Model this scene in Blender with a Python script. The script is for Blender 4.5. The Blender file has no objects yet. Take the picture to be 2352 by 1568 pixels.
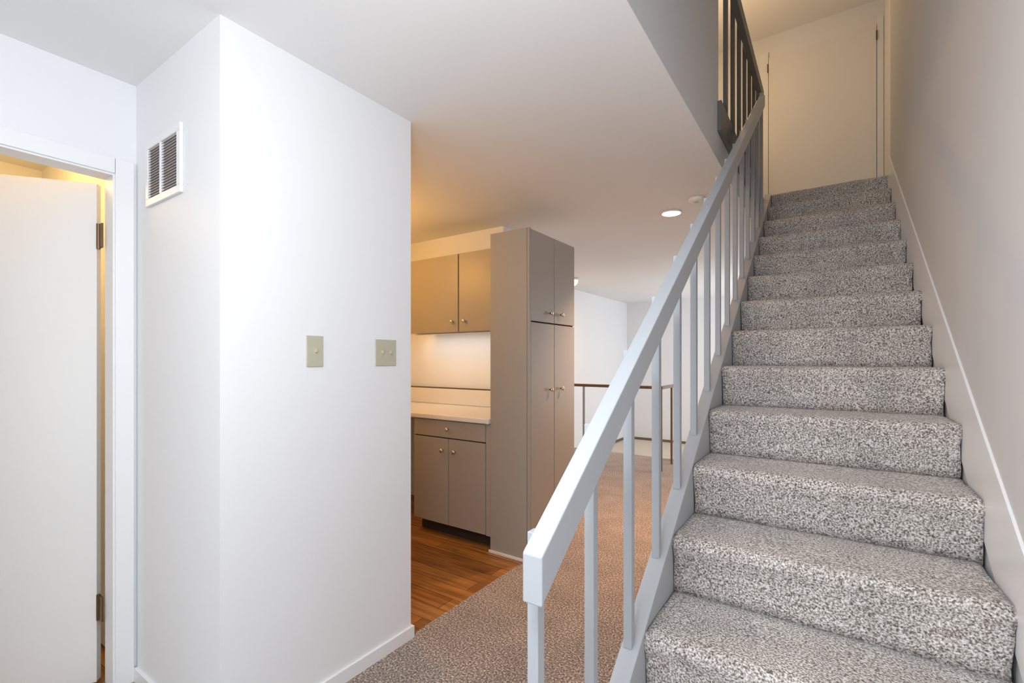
import bpy, bmesh, math, random
from mathutils import Vector, noise
random.seed(7)
sc = bpy.context.scene
C = bpy.context.collection

# ------------------------------------------------------------------ camera
TH, F, HY, EYE = 0.5972, 1078.7, 825.2, 1.316
cd = bpy.data.cameras.new('camera'); cam = bpy.data.objects.new('camera', cd); C.objects.link(cam)
cam.location = (0, 0, EYE); cam.rotation_euler = (math.pi/2, 0, TH)
cd.sensor_width = 36; cd.lens = F/2352*36; cd.shift_y = (HY-784)/2352; cd.clip_start = 0.02
sc.camera = cam

# ------------------------------------------------------------------ world, lights, exposure
w = bpy.data.worlds.new('world'); sc.world = w; w.use_nodes = True
bg = w.node_tree.nodes['Background']; bg.inputs[0].default_value = (0.85, 0.93, 1, 1); bg.inputs[1].default_value = 0.6
sc.view_settings.view_transform = 'Standard'; sc.view_settings.look = 'None'
sc.view_settings.exposure = 0.14; sc.view_settings.gamma = 1

def area(name, loc, aim, sx, sy, power, col, spread=180):
    l = bpy.data.lights.new(name, 'AREA'); l.shape = 'RECTANGLE'; l.size = sx; l.size_y = sy
    l.energy = power; l.color = col; l.spread = math.radians(spread)
    o = bpy.data.objects.new(name, l); C.objects.link(o); o.location = loc
    o.rotation_euler = Vector(aim).to_track_quat('-Z', 'Y').to_euler(); return o
def point(name, loc, power, col, r=0.06):
    l = bpy.data.lights.new(name, 'POINT'); l.energy = power; l.color = col; l.shadow_soft_size = r
    o = bpy.data.objects.new(name, l); C.objects.link(o); o.location = loc; return o
DAY = (0.93, 0.965, 1.0)
area('daylight_entry_window', (2.9, -1.0, 1.35), (-1, 0, 0), 2.2, 1.9, 7, DAY)  # fill from an added, unseen window on the entry side
area('daylight_back_window', (-0.6, -2.85, 1.35), (0, 1, 0), 2.4, 1.9, 10, DAY)  # fill from the added window behind the camera
area('daylight_living_window', (0.30, 7.7, 1.35), (-1, 0, 0), 2.0, 1.8, 38, (0.86, 0.93, 1.0))  # unseen window fill added to brighten the far room
point('entry_pendant_light', (-0.40, 0.12, 1.84), 52, (0.89, 0.945, 1.0), 0.20)  # added flash-like fill beside the camera, no fixture hangs here
point('kitchen_lamp_light', (-3.0, 2.05, 2.15), 15, (1, 0.49, 0.09), 0.12)
area('counter_strip_light', (-2.70, 3.02, 1.53), (0, 0.35, -1), 0.9, 0.04, 1.5, (1, 0.90, 0.80))  # added to brighten the backsplash below the wall cabinet
point('hall_lamp_light', (-1.0, 5.2, 4.45), 19, (1, 0.68, 0.38), 0.12)
point('closet_lamp_light', (-3.05, 0.25, 2.2), 12, (1, 0.60, 0.20), 0.10)
area('recessed_lamp_light', (-1.013, 3.659, 2.415), (0, 0, -1), 0.11, 0.11, 22, (1, 0.56, 0.28), 105)
area('dining_lamp_light', (-2.75, 5.75, 2.30), (0, 0, -1), 0.2, 0.2, 17, (1, 0.66, 0.38))

# ------------------------------------------------------------------ materials
def mat(name, col, rough=0.6, metal=0.0, spec=0.5, bump=None, var=None):
    m = bpy.data.materials.new(name); m.use_nodes = True; nt = m.node_tree; b = nt.nodes['Principled BSDF']
    b.inputs['Base Color'].default_value = (*col, 1); b.inputs['Roughness'].default_value = rough
    b.inputs['Metallic'].default_value = metal; b.inputs['Specular IOR Level'].default_value = spec
    tc = nt.nodes.new('ShaderNodeTexCoord')
    if bump:
        n = nt.nodes.new('ShaderNodeTexNoise'); n.inputs['Scale'].default_value = bump[0]; n.inputs['Detail'].default_value = 3
        nt.links.new(tc.outputs['Object'], n.inputs['Vector'])
        bn = nt.nodes.new('ShaderNodeBump'); bn.inputs['Strength'].default_value = bump[1]; bn.inputs['Distance'].default_value = bump[2]
        nt.links.new(n.outputs['Fac'], bn.inputs['Height']); nt.links.new(bn.outputs['Normal'], b.inputs['Normal'])
    if var:
        n = nt.nodes.new('ShaderNodeTexNoise'); n.inputs['Scale'].default_value = var[0]
        nt.links.new(tc.outputs['Object'], n.inputs['Vector'])
        mx = nt.nodes.new('ShaderNodeMix'); mx.data_type = 'RGBA'
        mx.inputs[6].default_value = (*[c*(1-var[1]) for c in col], 1); mx.inputs[7].default_value = (*[min(1, c*(1+var[1])) for c in col], 1)
        nt.links.new(n.outputs['Fac'], mx.inputs[0]); nt.links.new(mx.outputs[2], b.inputs['Base Color'])
    return m
M = {}
M['wall'] = mat('wall_paint', (0.82, 0.825, 0.84), 0.65, bump=(90, 0.12, 0.002), var=(1.2, 0.015))
M['ceil'] = mat('ceiling_paint', (0.85, 0.85, 0.85), 0.8, bump=(70, 0.15, 0.002))
M['trim'] = mat('white_trim_paint', (0.84, 0.84, 0.85), 0.4)
M['doorp'] = mat('white_door_paint', (0.80, 0.79, 0.78), 0.45, var=(2, 0.02))
M['rail'] = mat('grey_rail_paint', (0.47, 0.495, 0.53), 0.42, bump=(30, 0.1, 0.002))
M['guard'] = mat('dark_guard_paint', (0.16, 0.155, 0.145), 0.45)  # darker grey than the stair rail
M['skirt'] = mat('white_skirt_gloss', (0.95, 0.95, 0.96), 0.28, spec=0.9)
M['wallgrey'] = mat('warm_grey_wall_paint', (0.73, 0.72, 0.715), 0.7, bump=(90, 0.12, 0.002), var=(1.5, 0.04))
M['string'] = mat('grey_stringer_paint', (0.53, 0.555, 0.59), 0.42)
M['cab'] = mat('taupe_cabinet_paint', (0.36, 0.325, 0.285), 0.38, var=(1.5, 0.03))
M['gap'] = mat('dark_gap', (0.03, 0.025, 0.02), 0.9)
M['counter'] = mat('white_counter', (0.82, 0.79, 0.75), 0.25)
M['knob'] = mat('satin_nickel', (0.75, 0.70, 0.62), 0.25, metal=1.0)
M['brass'] = mat('aged_bronze', (0.16, 0.10, 0.05), 0.4, metal=0.8)
M['plate'] = mat('almond_plate', (0.50, 0.48, 0.37), 0.4)
M['toggle'] = mat('almond_toggle', (0.56, 0.51, 0.36), 0.35)
M['grille'] = mat('vent_louvre_metal', (0.52, 0.48, 0.47), 0.5)
M['woodrail'] = mat('brown_wood_rail', (0.20, 0.11, 0.045), 0.4, bump=(25, 0.1, 0.002))
M['plastic'] = mat('white_plastic', (0.80, 0.78, 0.74), 0.5)
M['farbase'] = mat('brown_base_strip', (0.16, 0.12, 0.08), 0.6)
M['lowfloor'] = mat('beige_floor', (0.62, 0.53, 0.43), 0.6)
M['blacktoe'] = mat('dark_toe_kick', (0.035, 0.022, 0.014), 0.7)
M['glass'] = mat('window_glass', (0.9, 0.95, 1), 0.05)

def carpet(name, cols, scale):
    m = bpy.data.materials.new(name); m.use_nodes = True; nt = m.node_tree; N = nt.nodes; L = nt.links
    b = N['Principled BSDF']; b.inputs['Roughness'].default_value = 0.95; b.inputs['Specular IOR Level'].default_value = 0.1
    b.inputs['Sheen Weight'].default_value = 0.25
    tc = N.new('ShaderNodeTexCoord')
    n = N.new('ShaderNodeTexNoise'); n.inputs['Scale'].default_value = scale; n.inputs['Detail'].default_value = 1.5; n.inputs['Roughness'].default_value = 0.6
    L.new(tc.outputs['Object'], n.inputs['Vector'])
    r = N.new('ShaderNodeValToRGB'); L.new(n.outputs['Fac'], r.inputs['Fac'])
    e = r.color_ramp.elements
    e[0].position = 0.30; e[0].color = (*cols[0], 1); e[1].position = 0.70; e[1].color = (*cols[3], 1)
    for p, c in ((0.45, cols[1]), (0.54, cols[2])):
        x = e.new(p); x.color = (*c, 1)
    n2 = N.new('ShaderNodeTexNoise'); n2.inputs['Scale'].default_value = 5
    L.new(tc.outputs['Object'], n2.inputs['Vector'])
    mr = N.new('ShaderNodeMapRange'); mr.inputs[1].default_value = 0.3; mr.inputs[2].default_value = 0.7
    mr.inputs[3].default_value = 0.88; mr.inputs[4].default_value = 1.12; L.new(n2.outputs['Fac'], mr.inputs[0])
    vm = N.new('ShaderNodeVectorMath'); vm.operation = 'SCALE'; L.new(r.outputs['Color'], vm.inputs[0]); L.new(mr.outputs[0], vm.inputs['Scale'])
    L.new(vm.outputs[0], b.inputs['Base Color'])
    bn = N.new('ShaderNodeBump'); bn.inputs['Strength'].default_value = 0.7; bn.inputs['Distance'].default_value = 0.004
    L.new(n.outputs['Fac'], bn.inputs['Height']); L.new(bn.outputs['Normal'], b.inputs['Normal'])
    return m
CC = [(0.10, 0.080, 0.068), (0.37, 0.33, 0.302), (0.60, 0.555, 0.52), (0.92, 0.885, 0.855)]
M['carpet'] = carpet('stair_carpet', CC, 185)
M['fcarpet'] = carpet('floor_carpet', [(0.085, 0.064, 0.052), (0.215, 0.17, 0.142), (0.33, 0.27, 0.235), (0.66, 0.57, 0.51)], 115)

def planks(name):
    m = bpy.data.materials.new(name); m.use_nodes = True; nt = m.node_tree; N = nt.nodes; L = nt.links
    b = N['Principled BSDF']; b.inputs['Roughness'].default_value = 0.38
    tc = N.new('ShaderNodeTexCoord')
    br = N.new('ShaderNodeTexBrick'); br.inputs['Scale'].default_value = 1; br.inputs['Brick Width'].default_value = 1.15
    br.inputs['Row Height'].default_value = 0.115; br.inputs['Mortar Size'].default_value = 0.0016
    br.inputs['Color1'].default_value = (0.42, 0.185, 0.045, 1); br.inputs['Color2'].default_value = (0.25, 0.095, 0.02, 1)
    br.inputs['Mortar'].default_value = (0.05, 0.018, 0.006, 1)
    L.new(tc.outputs['Object'], br.inputs['Vector'])
    mp = N.new('ShaderNodeMapping'); mp.inputs['Scale'].default_value = (1.6, 26, 1); L.new(tc.outputs['Object'], mp.inputs['Vector'])
    n = N.new('ShaderNodeTexNoise'); n.inputs['Scale'].default_value = 1.6; n.inputs['Detail'].default_value = 5; L.new(mp.outputs[0], n.inputs['Vector'])
    mr = N.new('ShaderNodeMapRange'); mr.inputs[1].default_value = 0.3; mr.inputs[2].default_value = 0.7
    mr.inputs[3].default_value = 0.55; mr.inputs[4].default_value = 1.45; L.new(n.outputs['Fac'], mr.inputs[0])
    vm = N.new('ShaderNodeVectorMath'); vm.operation = 'SCALE'; L.new(br.outputs['Color'], vm.inputs[0]); L.new(mr.outputs[0], vm.inputs['Scale'])
    L.new(vm.outputs[0], b.inputs['Base Color'])
    return m
M['wood'] = planks('oak_planks')
def emit(name, col, s):
    m = bpy.data.materials.new(name); m.use_nodes = True; b = m.node_tree.nodes['Principled BSDF']
    b.inputs['Emission Color'].default_value = (*col, 1); b.inputs['Emission Strength'].default_value = s; return m
M['lamp'] = emit('lamp_diffuser', (1, 0.93, 0.82), 6)
M['softlamp'] = emit('frosted_shade', (1, 0.85, 0.62), 1.2)
M['sky'] = emit('daylight_pane', (0.9, 0.96, 1), 1.5)  # glow for the panes of the added windows

# ------------------------------------------------------------------ helpers
class MB:
    def __init__(s): s.bm = bmesh.new()
    def box(s, a, b, bev=0.0):
        x0, y0, z0 = a; x1, y1, z1 = b
        v = [s.bm.verts.new(p) for p in ((x0,y0,z0),(x1,y0,z0),(x1,y1,z0),(x0,y1,z0),(x0,y0,z1),(x1,y0,z1),(x1,y1,z1),(x0,y1,z1))]
        fs = [s.bm.faces.new([v[i] for i in q]) for q in ((0,3,2,1),(4,5,6,7),(0,1,5,4),(1,2,6,5),(2,3,7,6),(3,0,4,7))]
        if bev > 0:
            es = {e for f in fs for e in f.edges}
            bmesh.ops.bevel(s.bm, geom=list(es), offset=bev, segments=2, affect='EDGES', profile=0.5)
        return s
    def prism(s, poly, x0, x1, bev=0.0):          # poly in (y, z), extruded along x
        a = [s.bm.verts.new((x0, y, z)) for y, z in poly]; b = [s.bm.verts.new((x1, y, z)) for y, z in poly]
        n = len(poly); fs = [s.bm.faces.new(a), s.bm.faces.new(b[::-1])]
        for i in range(n): fs.append(s.bm.faces.new((a[i], b[i], b[(i+1) % n], a[(i+1) % n])))
        if bev > 0:
            es = {e for f in fs for e in f.edges}
            bmesh.ops.bevel(s.bm, geom=list(es), offset=bev, segments=2, affect='EDGES', profile=0.5)
        return s
    def lathe(s, prof, c, axis='Z', n=24):        # prof list of (radius, offset)
        rings = []
        for r, h in prof:
            ring = []
            for i in range(n):
                t = 2*math.pi*i/n; a, b = r*math.cos(t), r*math.sin(t)
                p = {'Z': (a, b, h), '-Y': (a, -h, b), 'X': (h, a, b)}[axis]
                ring.append(s.bm.verts.new((c[0]+p[0], c[1]+p[1], c[2]+p[2])))
            rings.append(ring)
        for q in range(len(rings)-1):
            for i in range(n): s.bm.faces.new((rings[q][i], rings[q][(i+1) % n], rings[q+1][(i+1) % n], rings[q+1][i]))
        s.bm.faces.new(rings[0][::-1]); s.bm.faces.new(rings[-1]); return s
    def build(s, name, m, parent=None, smooth=False):
        bmesh.ops.recalc_face_normals(s.bm, faces=s.bm.faces)
        me = bpy.data.meshes.new(name); s.bm.to_mesh(me); s.bm.free()
        me.materials.append(M[m] if isinstance(m, str) else m)
        o = bpy.data.objects.new(name, me); C.objects.link(o)
        if smooth:
            for p in me.polygons: p.use_smooth = True
        if parent:
            o.parent = parent
            pl = Vector((0,0,0)); q = parent
            while q is not None: pl += q.location; q = q.parent
            for v in me.vertices: v.co -= pl
        return o
def struct(name, mb, m, parent=None):
    o = mb.build(name, m, parent)
    if not parent: o['kind'] = 'structure'
    return o
def thing(name, label, cat, loc, group=None):
    o = bpy.data.objects.new(name, None); C.objects.link(o); o.location = loc; o.empty_display_size = 0.1
    o['label'] = label; o['category'] = cat
    if group: o['group'] = group
    return o
def tag(o, label, cat, group=None):
    o['label'] = label; o['category'] = cat
    if group: o['group'] = group
    return o

# ------------------------------------------------------------------ measurements
H = 2.44; ZU = 2.751; HU = 5.19           # ground ceiling, upper floor, upper ceiling
RISE, RUN, Y7 = 0.1834, 0.2791, 2.4082
XL, XR, XW = -0.4300, 0.357, 0.367         # carpet left / right, right wall
XO = -0.53                                 # edge of the stair opening in the ceiling
PX, PY0, PY1 = -1.647, 0.73, 1.57          # closet block: right face, front face, rear
XD = -2.37                                 # wall with the door
YK = 3.225; FARX, FARY = -3.41, 9.13
def ny(k): return Y7+(k-7)*RUN

# ------------------------------------------------------------------ setting
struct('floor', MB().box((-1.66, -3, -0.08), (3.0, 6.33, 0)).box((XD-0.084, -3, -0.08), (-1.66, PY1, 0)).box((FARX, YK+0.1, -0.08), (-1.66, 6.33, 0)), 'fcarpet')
struct('floor_kitchen', MB().box((-3.6, PY1, -0.08), (-1.66, YK+0.1, -0.003)), 'wood')
struct('floor_closet', MB().box((-3.9, -1.2, -0.08), (XD-0.0845, 0.85, -0.02)), 'wood')
struct('floor_sunken', MB().box((FARX, 6.33, -0.36), (3.0, FARY, -0.27)), 'lowfloor')
struct('ceiling', MB().box((-3.9, -3, H), (XO-0.001, FARY, H+0.2)).box((XO-0.001, -3, H), (3.0, 0.349, H+0.2)).box((XO, 4.70, H), (3.0, FARY, H+0.2))
       .box((XW+0.06, 0.349, H), (3.0, 4.70, H+0.2)), 'ceil')
struct('floor_upper', MB().box((-3.0, 2.86, H+0.2), (XO-0.03, 6.4, ZU)).box((XO-0.03, ny(15)+0.07, H+0.2), (XW, 6.4, ZU)), 'carpet')
struct('ceiling_upper', MB().box((-3.1, 0.2, HU), (1.2, 6.6, HU+0.1)), 'ceil')
# right wall of the stair, running on past the living room
struct('wall_right', MB().box((XW, 0.55, -0.4), (XW+0.12, 4.52, HU)).box((XW, 4.52, -0.4), (XW+0.12, 6.7, H+0.2)).box((XW, 6.7, -0.4), (XW+0.12, FARY, 0.45))
       .box((XW, 6.7, 2.25), (XW+0.12, FARY, H+0.2)).box((XW, 8.7, 0.45), (XW+0.12, FARY, 2.25)), 'wallgrey')
struct('wall_right_upper', MB().box((0.465, 4.52, ZU), (0.58, 6.5, HU)), 'wall')
# closet block between the door and the kitchen
struct('wall_closet', MB().box((XD-0.6, PY0, 0), (PX, PY1, H)), 'wall')
# wall with the door (opening Y -0.20..0.63, z 0..2.033)
struct('wall_left', MB().box((XD-0.085, 0.665, 0), (XD, PY0, H)).box((XD-0.085, -3, 0), (XD, -0.215, H)).box((XD-0.085, -0.215, 2.060), (XD, 0.665, H)), 'wall')
struct('wall_closet_room', MB().box((-4.0, -1.3, 0), (-3.9, 0.85, H)).box((-4.0, -1.4, 0), (XD, -1.3, H)).box((-4.0, PY0+0.01, 0), (XD-0.6, PY0+0.11, H)), 'wall')
struct('wall_kitchen', MB().box((-3.7, PY1-0.1, 0), (XD-0.6, PY1, H)).box((-3.6, PY1, 0), (-3.5, YK, H)).box((-3.6, YK+0.005, 0), (-1.685, YK+0.11, 2.17)).box((-3.6, YK+0.005, 2.17), (-2.285, YK+0.11, H)), 'wall')
struct('wall_far_left', MB().box((FARX-0.1, YK+0.11, -0.4), (FARX, FARY, H)), 'wall')
struct('wall_far', MB().box((FARX, FARY, -0.4), (3.0, FARY+0.1, H)), 'wall')
struct('wall_back', MB().box((XD, -3.1, 0), (-1.8, -3, H)).box((0.6, -3.1, 0), (3, -3, H)).box((-1.8, -3.1, 0), (0.6, -3, 0.4)).box((-1.8, -3.1, 2.3), (0.6, -3, H)), 'wall')
struct('wall_front', MB().box((XW+0.12, 0.55, 0), (3.1, 0.65, H)), 'wall')
struct('wall_entry', MB().box((3.0, -3.1, 0), (3.1, -2.1, H)).box((3.0, 0.1, 0), (3.1, 0.65, H)).box((3.0, -2.1, 0), (3.1, 0.1, 0.4)).box((3.0, -2.1, 2.3), (3.1, 0.1, H)), 'wall')
# upper stair well: solid wall beside the flight, then the open landing
struct('wall_stairwell', MB().box((XO-0.12, 0.349, H+0.002), (XO, 2.86, HU)), 'wall')
struct('wall_stairwell_back', MB().box((XO-0.12, 0.25, H+0.002), (XW+0.12, 0.351, HU)), 'wall')
struct('wall_upper_back', MB().box((-3.0, 6.4, ZU-0.3), (0.6, 6.5, HU)), 'wall')
struct('wall_upper_left', MB().box((-3.1, 2.74, ZU-0.3), (-3.0, 6.5, HU)).box((-3.1, 2.74, ZU-0.3), (XO-0.12, 2.86, HU)), 'wall')
# windows added for fill light, unseen behind the camera and in the living room
def window(n, a, b, axis):
    f = MB(); x0, y0, z0 = a; x1, y1, z1 = b; t = 0.05
    if axis == 'y':
        f.box((x0, y0, z0), (x1, y1, z0+t)).box((x0, y0, z1-t), (x1, y1, z1)).box((x0, y0, z0+t), (x0+t, y1, z1-t)).box((x1-t, y0, z0+t), (x1, y1, z1-t)).box(((x0+x1)/2-t/2, y0, z0+t), ((x0+x1)/2+t/2, y1, z1-t))
    else:
        f.box((x0, y0, z0), (x1, y1, z0+t)).box((x0, y0, z1-t), (x1, y1, z1)).box((x0, y0, z0+t), (x1, y0+t, z1-t)).box((x0, y1-t, z0+t), (x1, y1, z1-t)).box((x0, (y0+y1)/2-t/2, z0+t), (x1, (y0+y1)/2+t/2, z1-t))
    o = f.build('window_%d' % n, 'trim'); o['kind'] = 'structure'
    g = MB()
    if axis == 'y': g.box((x0+t, (y0+y1)/2-.004, z0+t), (x1-t, (y0+y1)/2+.004, z1-t))
    else: g.box(((x0+x1)/2-.004, y0+t, z0+t), ((x0+x1)/2+.004, y1-t, z1-t))
    g.build('window_pane', 'sky', o)
window(1, (3.0, -2.1, 0.4), (3.08, 0.1, 2.3), 'x')
window(2, (-1.8, -3.08, 0.4), (0.6, -3.0, 2.3), 'y')
window(3, (XW+0.02, 6.7, 0.45), (XW+0.09, 8.7, 2.25), 'x')

# skirting
struct('baseboard_closet', MB().box((PX, PY0-0.012, 0), (PX+0.012, PY1+0.012, 0.055)).box((XD+0.012, PY0-0.012, 0), (PX, PY0, 0.055)).box((PX-0.5, PY1, -0.003), (PX, PY1+0.012, 0.055)), 'trim')
struct('baseboard_far', MB().box((FARX, FARY-0.015, -0.27), (XW, FARY, -0.225)).box((FARX, 6.33, -0.27), (FARX+0.015, FARY-0.015, -0.225)), 'farbase')
def nz(y, off): return (y-Y7)*RISE/RUN+7*RISE+off
sk = MB(); ya, yb = 0.62, 4.58
sk.prism([(ya, 0), (ya+0.02, 0), (yb, nz(yb, -0.16)), (yb, nz(yb, 0.165)), (ya, nz(ya, 0.165))], XR+0.003, XW+0.001, 0.002)
struct('trim_stair_skirt', sk, 'skirt')
# doorway casing, jamb and stop
cs = MB().box((XD, 0.658, 0), (XD+0.016, 0.719, 2.118), 0.003).box((XD, -0.30, 2.056), (XD+0.016, 0.657, 2.118), 0.003).box((XD, -0.30, 0), (XD+0.016, -0.222, 2.055), 0.003)
struct('trim_1', cs, 'trim')
jb = MB().box((XD-0.085, 0.652, 0), (XD+0.006, 0.6645, 2.060)).box((XD-0.085, -0.214, 2.049), (XD+0.006, 0.652, 2.060)).box((XD-0.085, -0.214, 0), (XD+0.006, -0.20, 2.049))
struct('trim_2', jb, 'trim')
# door leaf hung on the far side of the jamb, opened into the closet room
DP = (-2.500, 0.637)
dr = bpy.data.objects.new('door_1', None); C.objects.link(dr); dr['kind'] = 'structure'; dr.location = (DP[0], DP[1], 0)
dr.rotation_euler = (0, 0, -math.radians(37))
o = MB().box((-0.036, -0.80, -0.012), (0.0, 0.0, 2.040), 0.002).build('door_leaf', 'doorp'); o.parent = dr
for hz in (1.822, 0.297):
    hb = MB().box((0.001, 0.004, hz-0.05), (0.046, 0.010, hz+0.05), 0.001).lathe([(0.007, -0.052), (0.007, 0.052)], (0.006, 0.004, hz), 'Z', 12)
    q = hb.build('hinge', 'brass'); q.parent = dr; q.rotation_euler = (0, 0, math.radians(37))

# ------------------------------------------------------------------ staircase
st = thing('staircase', 'straight staircase with speckled grey brown carpeted steps climbing beside the plain wall', 'staircase', (0, ny(1), 0))
def step(k):
    y0, z0, z1 = ny(k), (k-1)*RISE, k*RISE
    yn = ny(k+1)+0.028 if k < 15 else ny(15)+0.068
    r = 0.030
    P = [(y0+0.024, z0-0.012 if k > 1 else 0.0), (y0+0.018, z0+0.03), (y0+0.012, z1-0.075), (y0+0.008, z1-0.056)]
    for a in range(0, 7):
        t = math.radians(200-a*110/6); P.append((y0+r+r*math.cos(t), z1-r+r*math.sin(t)))
    for j in range(1, 7): P.append((y0+r+(yn-y0-r)*j/6, z1))
    nb = len(P); P += [(yn, z1-0.05), (y0+0.09, z0-0.012 if k > 1 else 0.0)]
    bm = bmesh.new(); nx = 48; rows = []
    jl = [random.uniform(-0.002, 0.002) for _ in P]; jr = [random.uniform(-0.004, 0.003) for _ in P]
    for i in range(nx+1):
        row = []
        for j, (y, z) in enumerate(P):
            s = i/nx; xl, xr = XL+jl[j], XR-0.003+jr[j]
            if 4 <= j <= 8: xr += 0.009; xl -= 0.002          # the nosing bulges over the skirt
            elif j < 4: xr += 0.003
            x = xl+(xr-xl)*s
            d = noise.noise(Vector((x*9, y*9, z*9)))*0.004 + noise.noise(Vector((x*45, y*45, z*45)))*0.0016 if j < nb-1 else 0
            row.append(bm.verts.new((x, y-d*(1 if j < 9 else 0), z+d*(1 if j > 6 else 0)*0.8)))
        rows.append(row)
    n = len(P)
    for i in range(nx):
        for j in range(n):
            bm.faces.new((rows[i][j], rows[i+1][j], rows[i+1][(j+1) % n], rows[i][(j+1) % n]))
    bm.faces.new(rows[0]); bm.faces.new(rows[-1][::-1])
    m = MB(); m.bm.free(); m.bm = bm
    return m.build('step', 'carpet', st, smooth=False)
for k in range(1, 16): step(k)
for o in [c for c in st.children if c.name.startswith('step')]:
    for p in o.data.polygons: p.use_smooth = abs(p.normal.x) < 0.7
sg = MB(); ya, yb = 0.70, ny(15)+0.02
sg.prism([(ya, 0), (ya+0.35, 0), (yb, nz(yb, -0.30)), (yb, nz(yb, 0.0)), (ya, nz(ya, 0.0))], -0.484, XL-0.0030, 0.003)
sg.build('stringer', 'string', st)
so = MB(); so.prism([(1.20, 0.0), (1.26, 0.0), (ny(15)+0.05, H+0.0), (ny(15)-0.06, H+0.0)], XL, XW-0.002)
so.build('soffit', 'wall', st)

# ------------------------------------------------------------------ stair railing
RS = 0.708
def rz(y): return 0.977+(y-0.694)*RS
rl = thing('stair_railing', 'light grey painted handrail on square balusters along the open side of the stair', 'railing', (-0.45, 0.76, 0))
y0, y1 = 0.694, 3.965
hr = MB(); hr.prism([(y0, rz(y0)-0.088), (y1, rz(y1)-0.088), (y1, rz(y1)), (y0, rz(y0))], -0.450, -0.410, 0.003)
hr.build('handrail', 'rail', rl)
b = 0.0122
for n in range(15):
    y = 0.762+0.2475*n; zb = nz(y, -0.006) if y > 0.9 else 0.0
    if n == 0: zb = nz(y, -0.006)
    zt = rz(y)-0.034
    m = MB(); m.box((-0.463-b, y-b, zb), (-0.463+b-0.0005, y+b, zt), 0.0015)
    m.build('baluster', 'rail', rl)

# ------------------------------------------------------------------ upper guard rail
ug = thing('guard_railing', 'dark grey upper landing railing above the stair opening, standing on a fascia board', 'railing', (XO, 2.86, ZU))
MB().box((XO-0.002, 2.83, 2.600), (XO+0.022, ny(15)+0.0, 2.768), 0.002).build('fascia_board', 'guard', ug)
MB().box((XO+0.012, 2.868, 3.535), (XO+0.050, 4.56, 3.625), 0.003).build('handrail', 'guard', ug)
for n in range(7):
    y = 3.09+0.25*n
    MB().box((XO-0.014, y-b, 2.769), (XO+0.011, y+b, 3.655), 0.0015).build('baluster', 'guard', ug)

# ------------------------------------------------------------------ upper hall door and marks
dd = bpy.data.objects.new('door_2', None); C.objects.link(dd); dd['kind'] = 'structure'; dd.location = (0, 6.38, ZU)
MB().box((-0.62, 6.36, ZU+0.004), (0.40, 6.398, HU-0.28), 0.002).build('door_leaf', 'doorp', dd)
MB().box((-0.72, 6.365, ZU+0.004), (-0.625, 6.399, HU-0.2), 0.003).box((0.405, 6.365, ZU+0.004), (0.462, 6.399, HU-0.2), 0.003).build('casing', 'trim', dd)
for x in (-0.628, 0.402):
    MB().box((x-0.006, 6.350, 4.74), (x+0.006, 6.3645, 4.84), 0.002).build('hinge', 'brass', dd)

# ------------------------------------------------------------------ kitchen cabinets
def knob(parent, x, y, z, axis):
    prof = [(0.006, 0), (0.006, 0.012), (0.013, 0.016), (0.0155, 0.022), (0.012, 0.028), (0.004, 0.030)]
    return MB().lathe(prof, (x, y, z), axis, 16).build('knob', 'knob', parent, smooth=True)
PYF = 2.577
# tall pantry, doors face the hall
pc = thing('pantry_cabinet', 'tall taupe pantry cabinet with four flat doors standing at the end of the counter', 'cabinet', (-1.775, 2.90, 0))
MB().box((-1.932, PYF, 0.0), (-1.636, YK, 2.174), 0.002).build('body', 'cab', pc)
MB().box((-1.636, PYF, 0.0), (-1.6345, YK, 2.174)).build('reveal', 'gap', pc)
MB().box((-1.634, PYF, 0.0), (-1.618, PYF+0.02, 2.174), 0.001).build('stile', 'cab', pc)
for (ya, yb, ky) in ((PYF+0.023, 2.906, 2.842), (2.912, YK-0.004, 2.998)):
    for (za, zb, kz) in ((0.10, 1.561, 1.108), (1.569, 2.168, 1.636)):
        d = MB().box((-1.634, ya, za), (-1.617, yb, zb), 0.0025).build('door', 'cab', pc)
        knob(d, -1.617, ky, kz, 'X')
MB().box((-1.94, PYF-0.012, -0.002), (-1.617, PYF-0.0005, 0.016), 0.002).build('shoe_moulding', 'counter', pc)
# base cabinet
bc = thing('base_cabinet', 'taupe base cabinet with one drawer over two doors under the white counter', 'cabinet', (-2.30, 2.90, 0))
MB().box((-2.672, PYF+0.02, 0.10), (-1.935, YK-0.001, 0.870)).build('body', 'gap', bc)
MB().box((-2.672, PYF+0.09, -0.002), (-1.935, YK-0.02, 0.0995)).build('toe_kick', 'blacktoe', bc)
MB().box((-1.972, PYF+0.003, 0.10), (-1.934, PYF+0.0195, 0.87), 0.001).build('stile', 'cab', bc)
d = MB().box((-2.668, PYF, 0.742), (-1.976, PYF+0.0195, 0.866), 0.0025).build('drawer', 'cab', bc); knob(d, -2.316, PYF, 0.806, '-Y')
for (xa, xb, kx) in ((-2.668, -2.317, -2.368), (-2.312, -1.976, -2.250)):
    d = MB().box((xa, PYF, 0.104), (xb, PYF+0.0195, 0.734), 0.0025).build('door', 'cab', bc); knob(d, kx, PYF, 0.648, '-Y')
ct = MB().box((-3.49, PYF-0.02, 0.872), (-1.9335, YK, 0.908), 0.006)
o = ct.build('countertop', 'counter'); tag(o, 'white laminate countertop lying on the base cabinet beside the pantry', 'countertop')
MB().box((-3.49, YK-0.022, 0.909), (-1.956, YK-0.0005, 1.052), 0.005).box((-1.955, PYF+0.06, 0.909), (-1.9335, YK-0.0005, 1.052), 0.005).build('backsplash', 'counter', o)
MB().box((-3.49, YK-0.024, 1.053), (-1.956, YK-0.0005, 1.060)).build('top_edge', 'brass', o)
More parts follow.
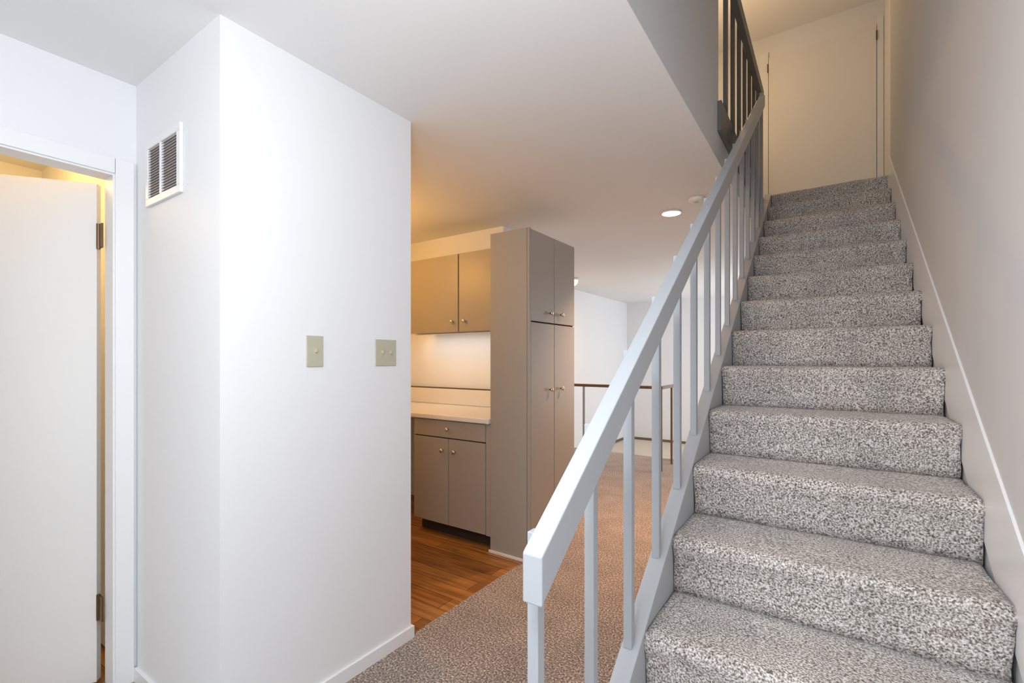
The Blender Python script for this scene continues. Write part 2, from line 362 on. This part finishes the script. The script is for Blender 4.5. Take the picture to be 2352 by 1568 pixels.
# neighbouring cabinet run hidden mostly by the closet block
# upper cabinet
uc = thing('wall_cabinet', 'taupe wall cabinet with two flat doors hanging above the white counter', 'cabinet', (-2.6, 3.06, 1.545))
MB().box((-3.06, 2.918, 1.548), (-1.9335, YK+0.004, 2.172)).build('body', 'gap', uc)
MB().box((-3.062, 2.917, 2.1725), (-1.9335, YK+0.004, 2.176)).build('top_panel', 'cab', uc)
for (xa, xb, kx) in ((-3.055, -2.503, -2.557), (-2.492, -2.02, -2.428)):
    d = MB().box((xa, 2.90, 1.540), (xb, 2.9175, 2.172), 0.0025).build('door', 'cab', uc); knob(d, kx, 2.90, 1.625, '-Y')

MB().box((-3.1, 2.99, 1.534), (-2.2, 3.05, 1.5475), 0.002).build('light_strip', 'plastic', uc)  # unseen strip added to go with the backsplash fill

# ------------------------------------------------------------------ wall fittings on the closet block
def switch(ya, yb, za, zb, n, name, label):
    yc, zc = (ya+yb)/2, (za+zb)/2
    t = thing(name, label, 'switch', (PX, yc, zc))
    MB().box((PX+0.0002, ya, za), (PX+0.006, yb, zb), 0.0018).build('cover_plate', 'plate', t)
    for i in range(n):
        y = yc+(i-(n-1)/2)*0.046
        MB().box((PX+0.0061, y-0.005, zc-0.012), (PX+0.0075, y+0.005, zc+0.012)).build('slot', 'toggle', t)
        MB().prism([(y-0.0035, zc-0.004), (y+0.0035, zc-0.004), (y+0.0035, zc+0.010), (y-0.0035, zc+0.010)], PX+0.0076, PX+0.016, 0.001).build('toggle', 'toggle', t)
        for dz in (-0.030, 0.030):
            MB().lathe([(0.003, 0), (0.003, 0.001), (0.002, 0.0015)], (PX+0.006, y, zc+dz), 'X', 10).build('screw', 'toggle', t)
switch(1.033, 1.103, 1.288, 1.407, 1, 'light_switch', 'single almond light switch, the narrower plate on the white closet wall')
switch(1.358, 1.474, 1.288, 1.404, 2, 'light_switch', 'almond double light switch, the wide plate near the kitchen opening edge')
vt = thing('air_vent', 'white framed return air vent with two grey louvred panels high on the closet wall', 'vent', (-2.07, PY0, 2.05))
vx0, vx1, vz0, vz1 = -2.235, -1.920, 1.915, 2.165
fr = MB(); yf = PY0-0.0002
for a, c in (((vx0, vz0), (vx1, vz0+0.028)), ((vx0, vz1-0.028), (vx1, vz1)), ((vx0, vz0+0.028), (vx0+0.022, vz1-0.028)), ((vx1-0.03, vz0+0.028), (vx1, vz1-0.028)), ((-2.102, vz0+0.028), (-2.088, vz1-0.028))):
    fr.box((a[0], yf-0.012, a[1]), (c[0], yf, c[1]), 0.002)
fr.build('frame', 'trim', vt)
lv = MB()
for xa, xb in ((vx0+0.023, -2.103), (-2.087, vx1-0.031)):
    lv.box((xa, yf-0.0012, vz0+0.029), (xb, yf, vz1-0.029))
    z = vz0+0.034
    while z < vz1-0.036:
        lv.prism([(yf-0.010, z), (yf-0.0015, z+0.006), (yf-0.0015, z+0.0072), (yf-0.010, z+0.0012)], xa, xb); z += 0.0105
lv.build('louvres', 'grille', vt)

# ------------------------------------------------------------------ ceiling fittings
rc = thing('recessed_light', 'lit round recessed downlight in the ceiling beside the stair rail', 'ceiling light', (-1.013, 3.659, H))
bm = MB().lathe([(0.066, -0.001), (0.080, -0.001), (0.082, -0.006), (0.070, -0.010), (0.066, -0.006)], (-1.013, 3.659, H), 'Z', 40); bm.build('trim_ring', 'plastic', rc, True)
MB().lathe([(0.066, -0.0105), (0.060, -0.012)], (-1.013, 3.659, H), 'Z', 40).build('lens', 'lamp', rc)
sd = thing('smoke_detector', 'round white smoke detector on the ceiling next to the recessed light', 'smoke detector', (-0.777, 3.432, H))
MB().lathe([(0.055, -0.0005), (0.055, -0.012), (0.048, -0.024), (0.020, -0.028)], (-0.777, 3.432, H), 'Z', 32).build('housing', 'plastic', sd, True)
MB().lathe([(0.018, -0.0285), (0.014, -0.031)], (-0.777, 3.432, H), 'Z', 20).build('test_button', 'plate', sd)
dlp = thing('dining_light', 'small flush ceiling lamp over the far carpet, partly behind the pantry', 'ceiling light', (-2.97, 5.85, H))
MB().lathe([(0.10, -0.0005), (0.10, -0.02), (0.085, -0.03)], (-2.97, 5.85, H), 'Z', 32).build('base_plate', 'plastic', dlp, True)
MB().lathe([(0.082, -0.031), (0.075, -0.07), (0.045, -0.10), (0.01, -0.11)], (-2.97, 5.85, H), 'Z', 32).build('glass_shade', 'softlamp', dlp, True)

# ------------------------------------------------------------------ far room railing
fr = thing('landing_railing', 'thin dark railing with brown wooden top rail round the sunken far room', 'railing', (-1.65, 5.55, 0))
MB().box((FARX+0.002, 5.53, 0.965), (-1.632, 5.575, 1.0), 0.004).box((-1.675, 5.576, 0.965), (-1.632, 6.30, 1.0), 0.004).build('top_rail', 'woodrail', fr)
for (x, y) in ((-1.655, 5.552), (-2.65, 5.552), (-3.3, 5.552)):
    MB().box((x-0.012, y-0.012, 0.0), (x+0.012, y+0.012, 0.9645), 0.001).build('post', 'woodrail' if x > -2 else 'rail', fr)
MB().box((-1.672, 6.00, 0.0), (-1.650, 6.022, 0.9645), 0.001).build('post', 'woodrail', fr)
MB().box((-1.690, 6.26, 0.0), (-1.630, 6.325, 0.9645), 0.002).build('newel_post', 'rail', fr)
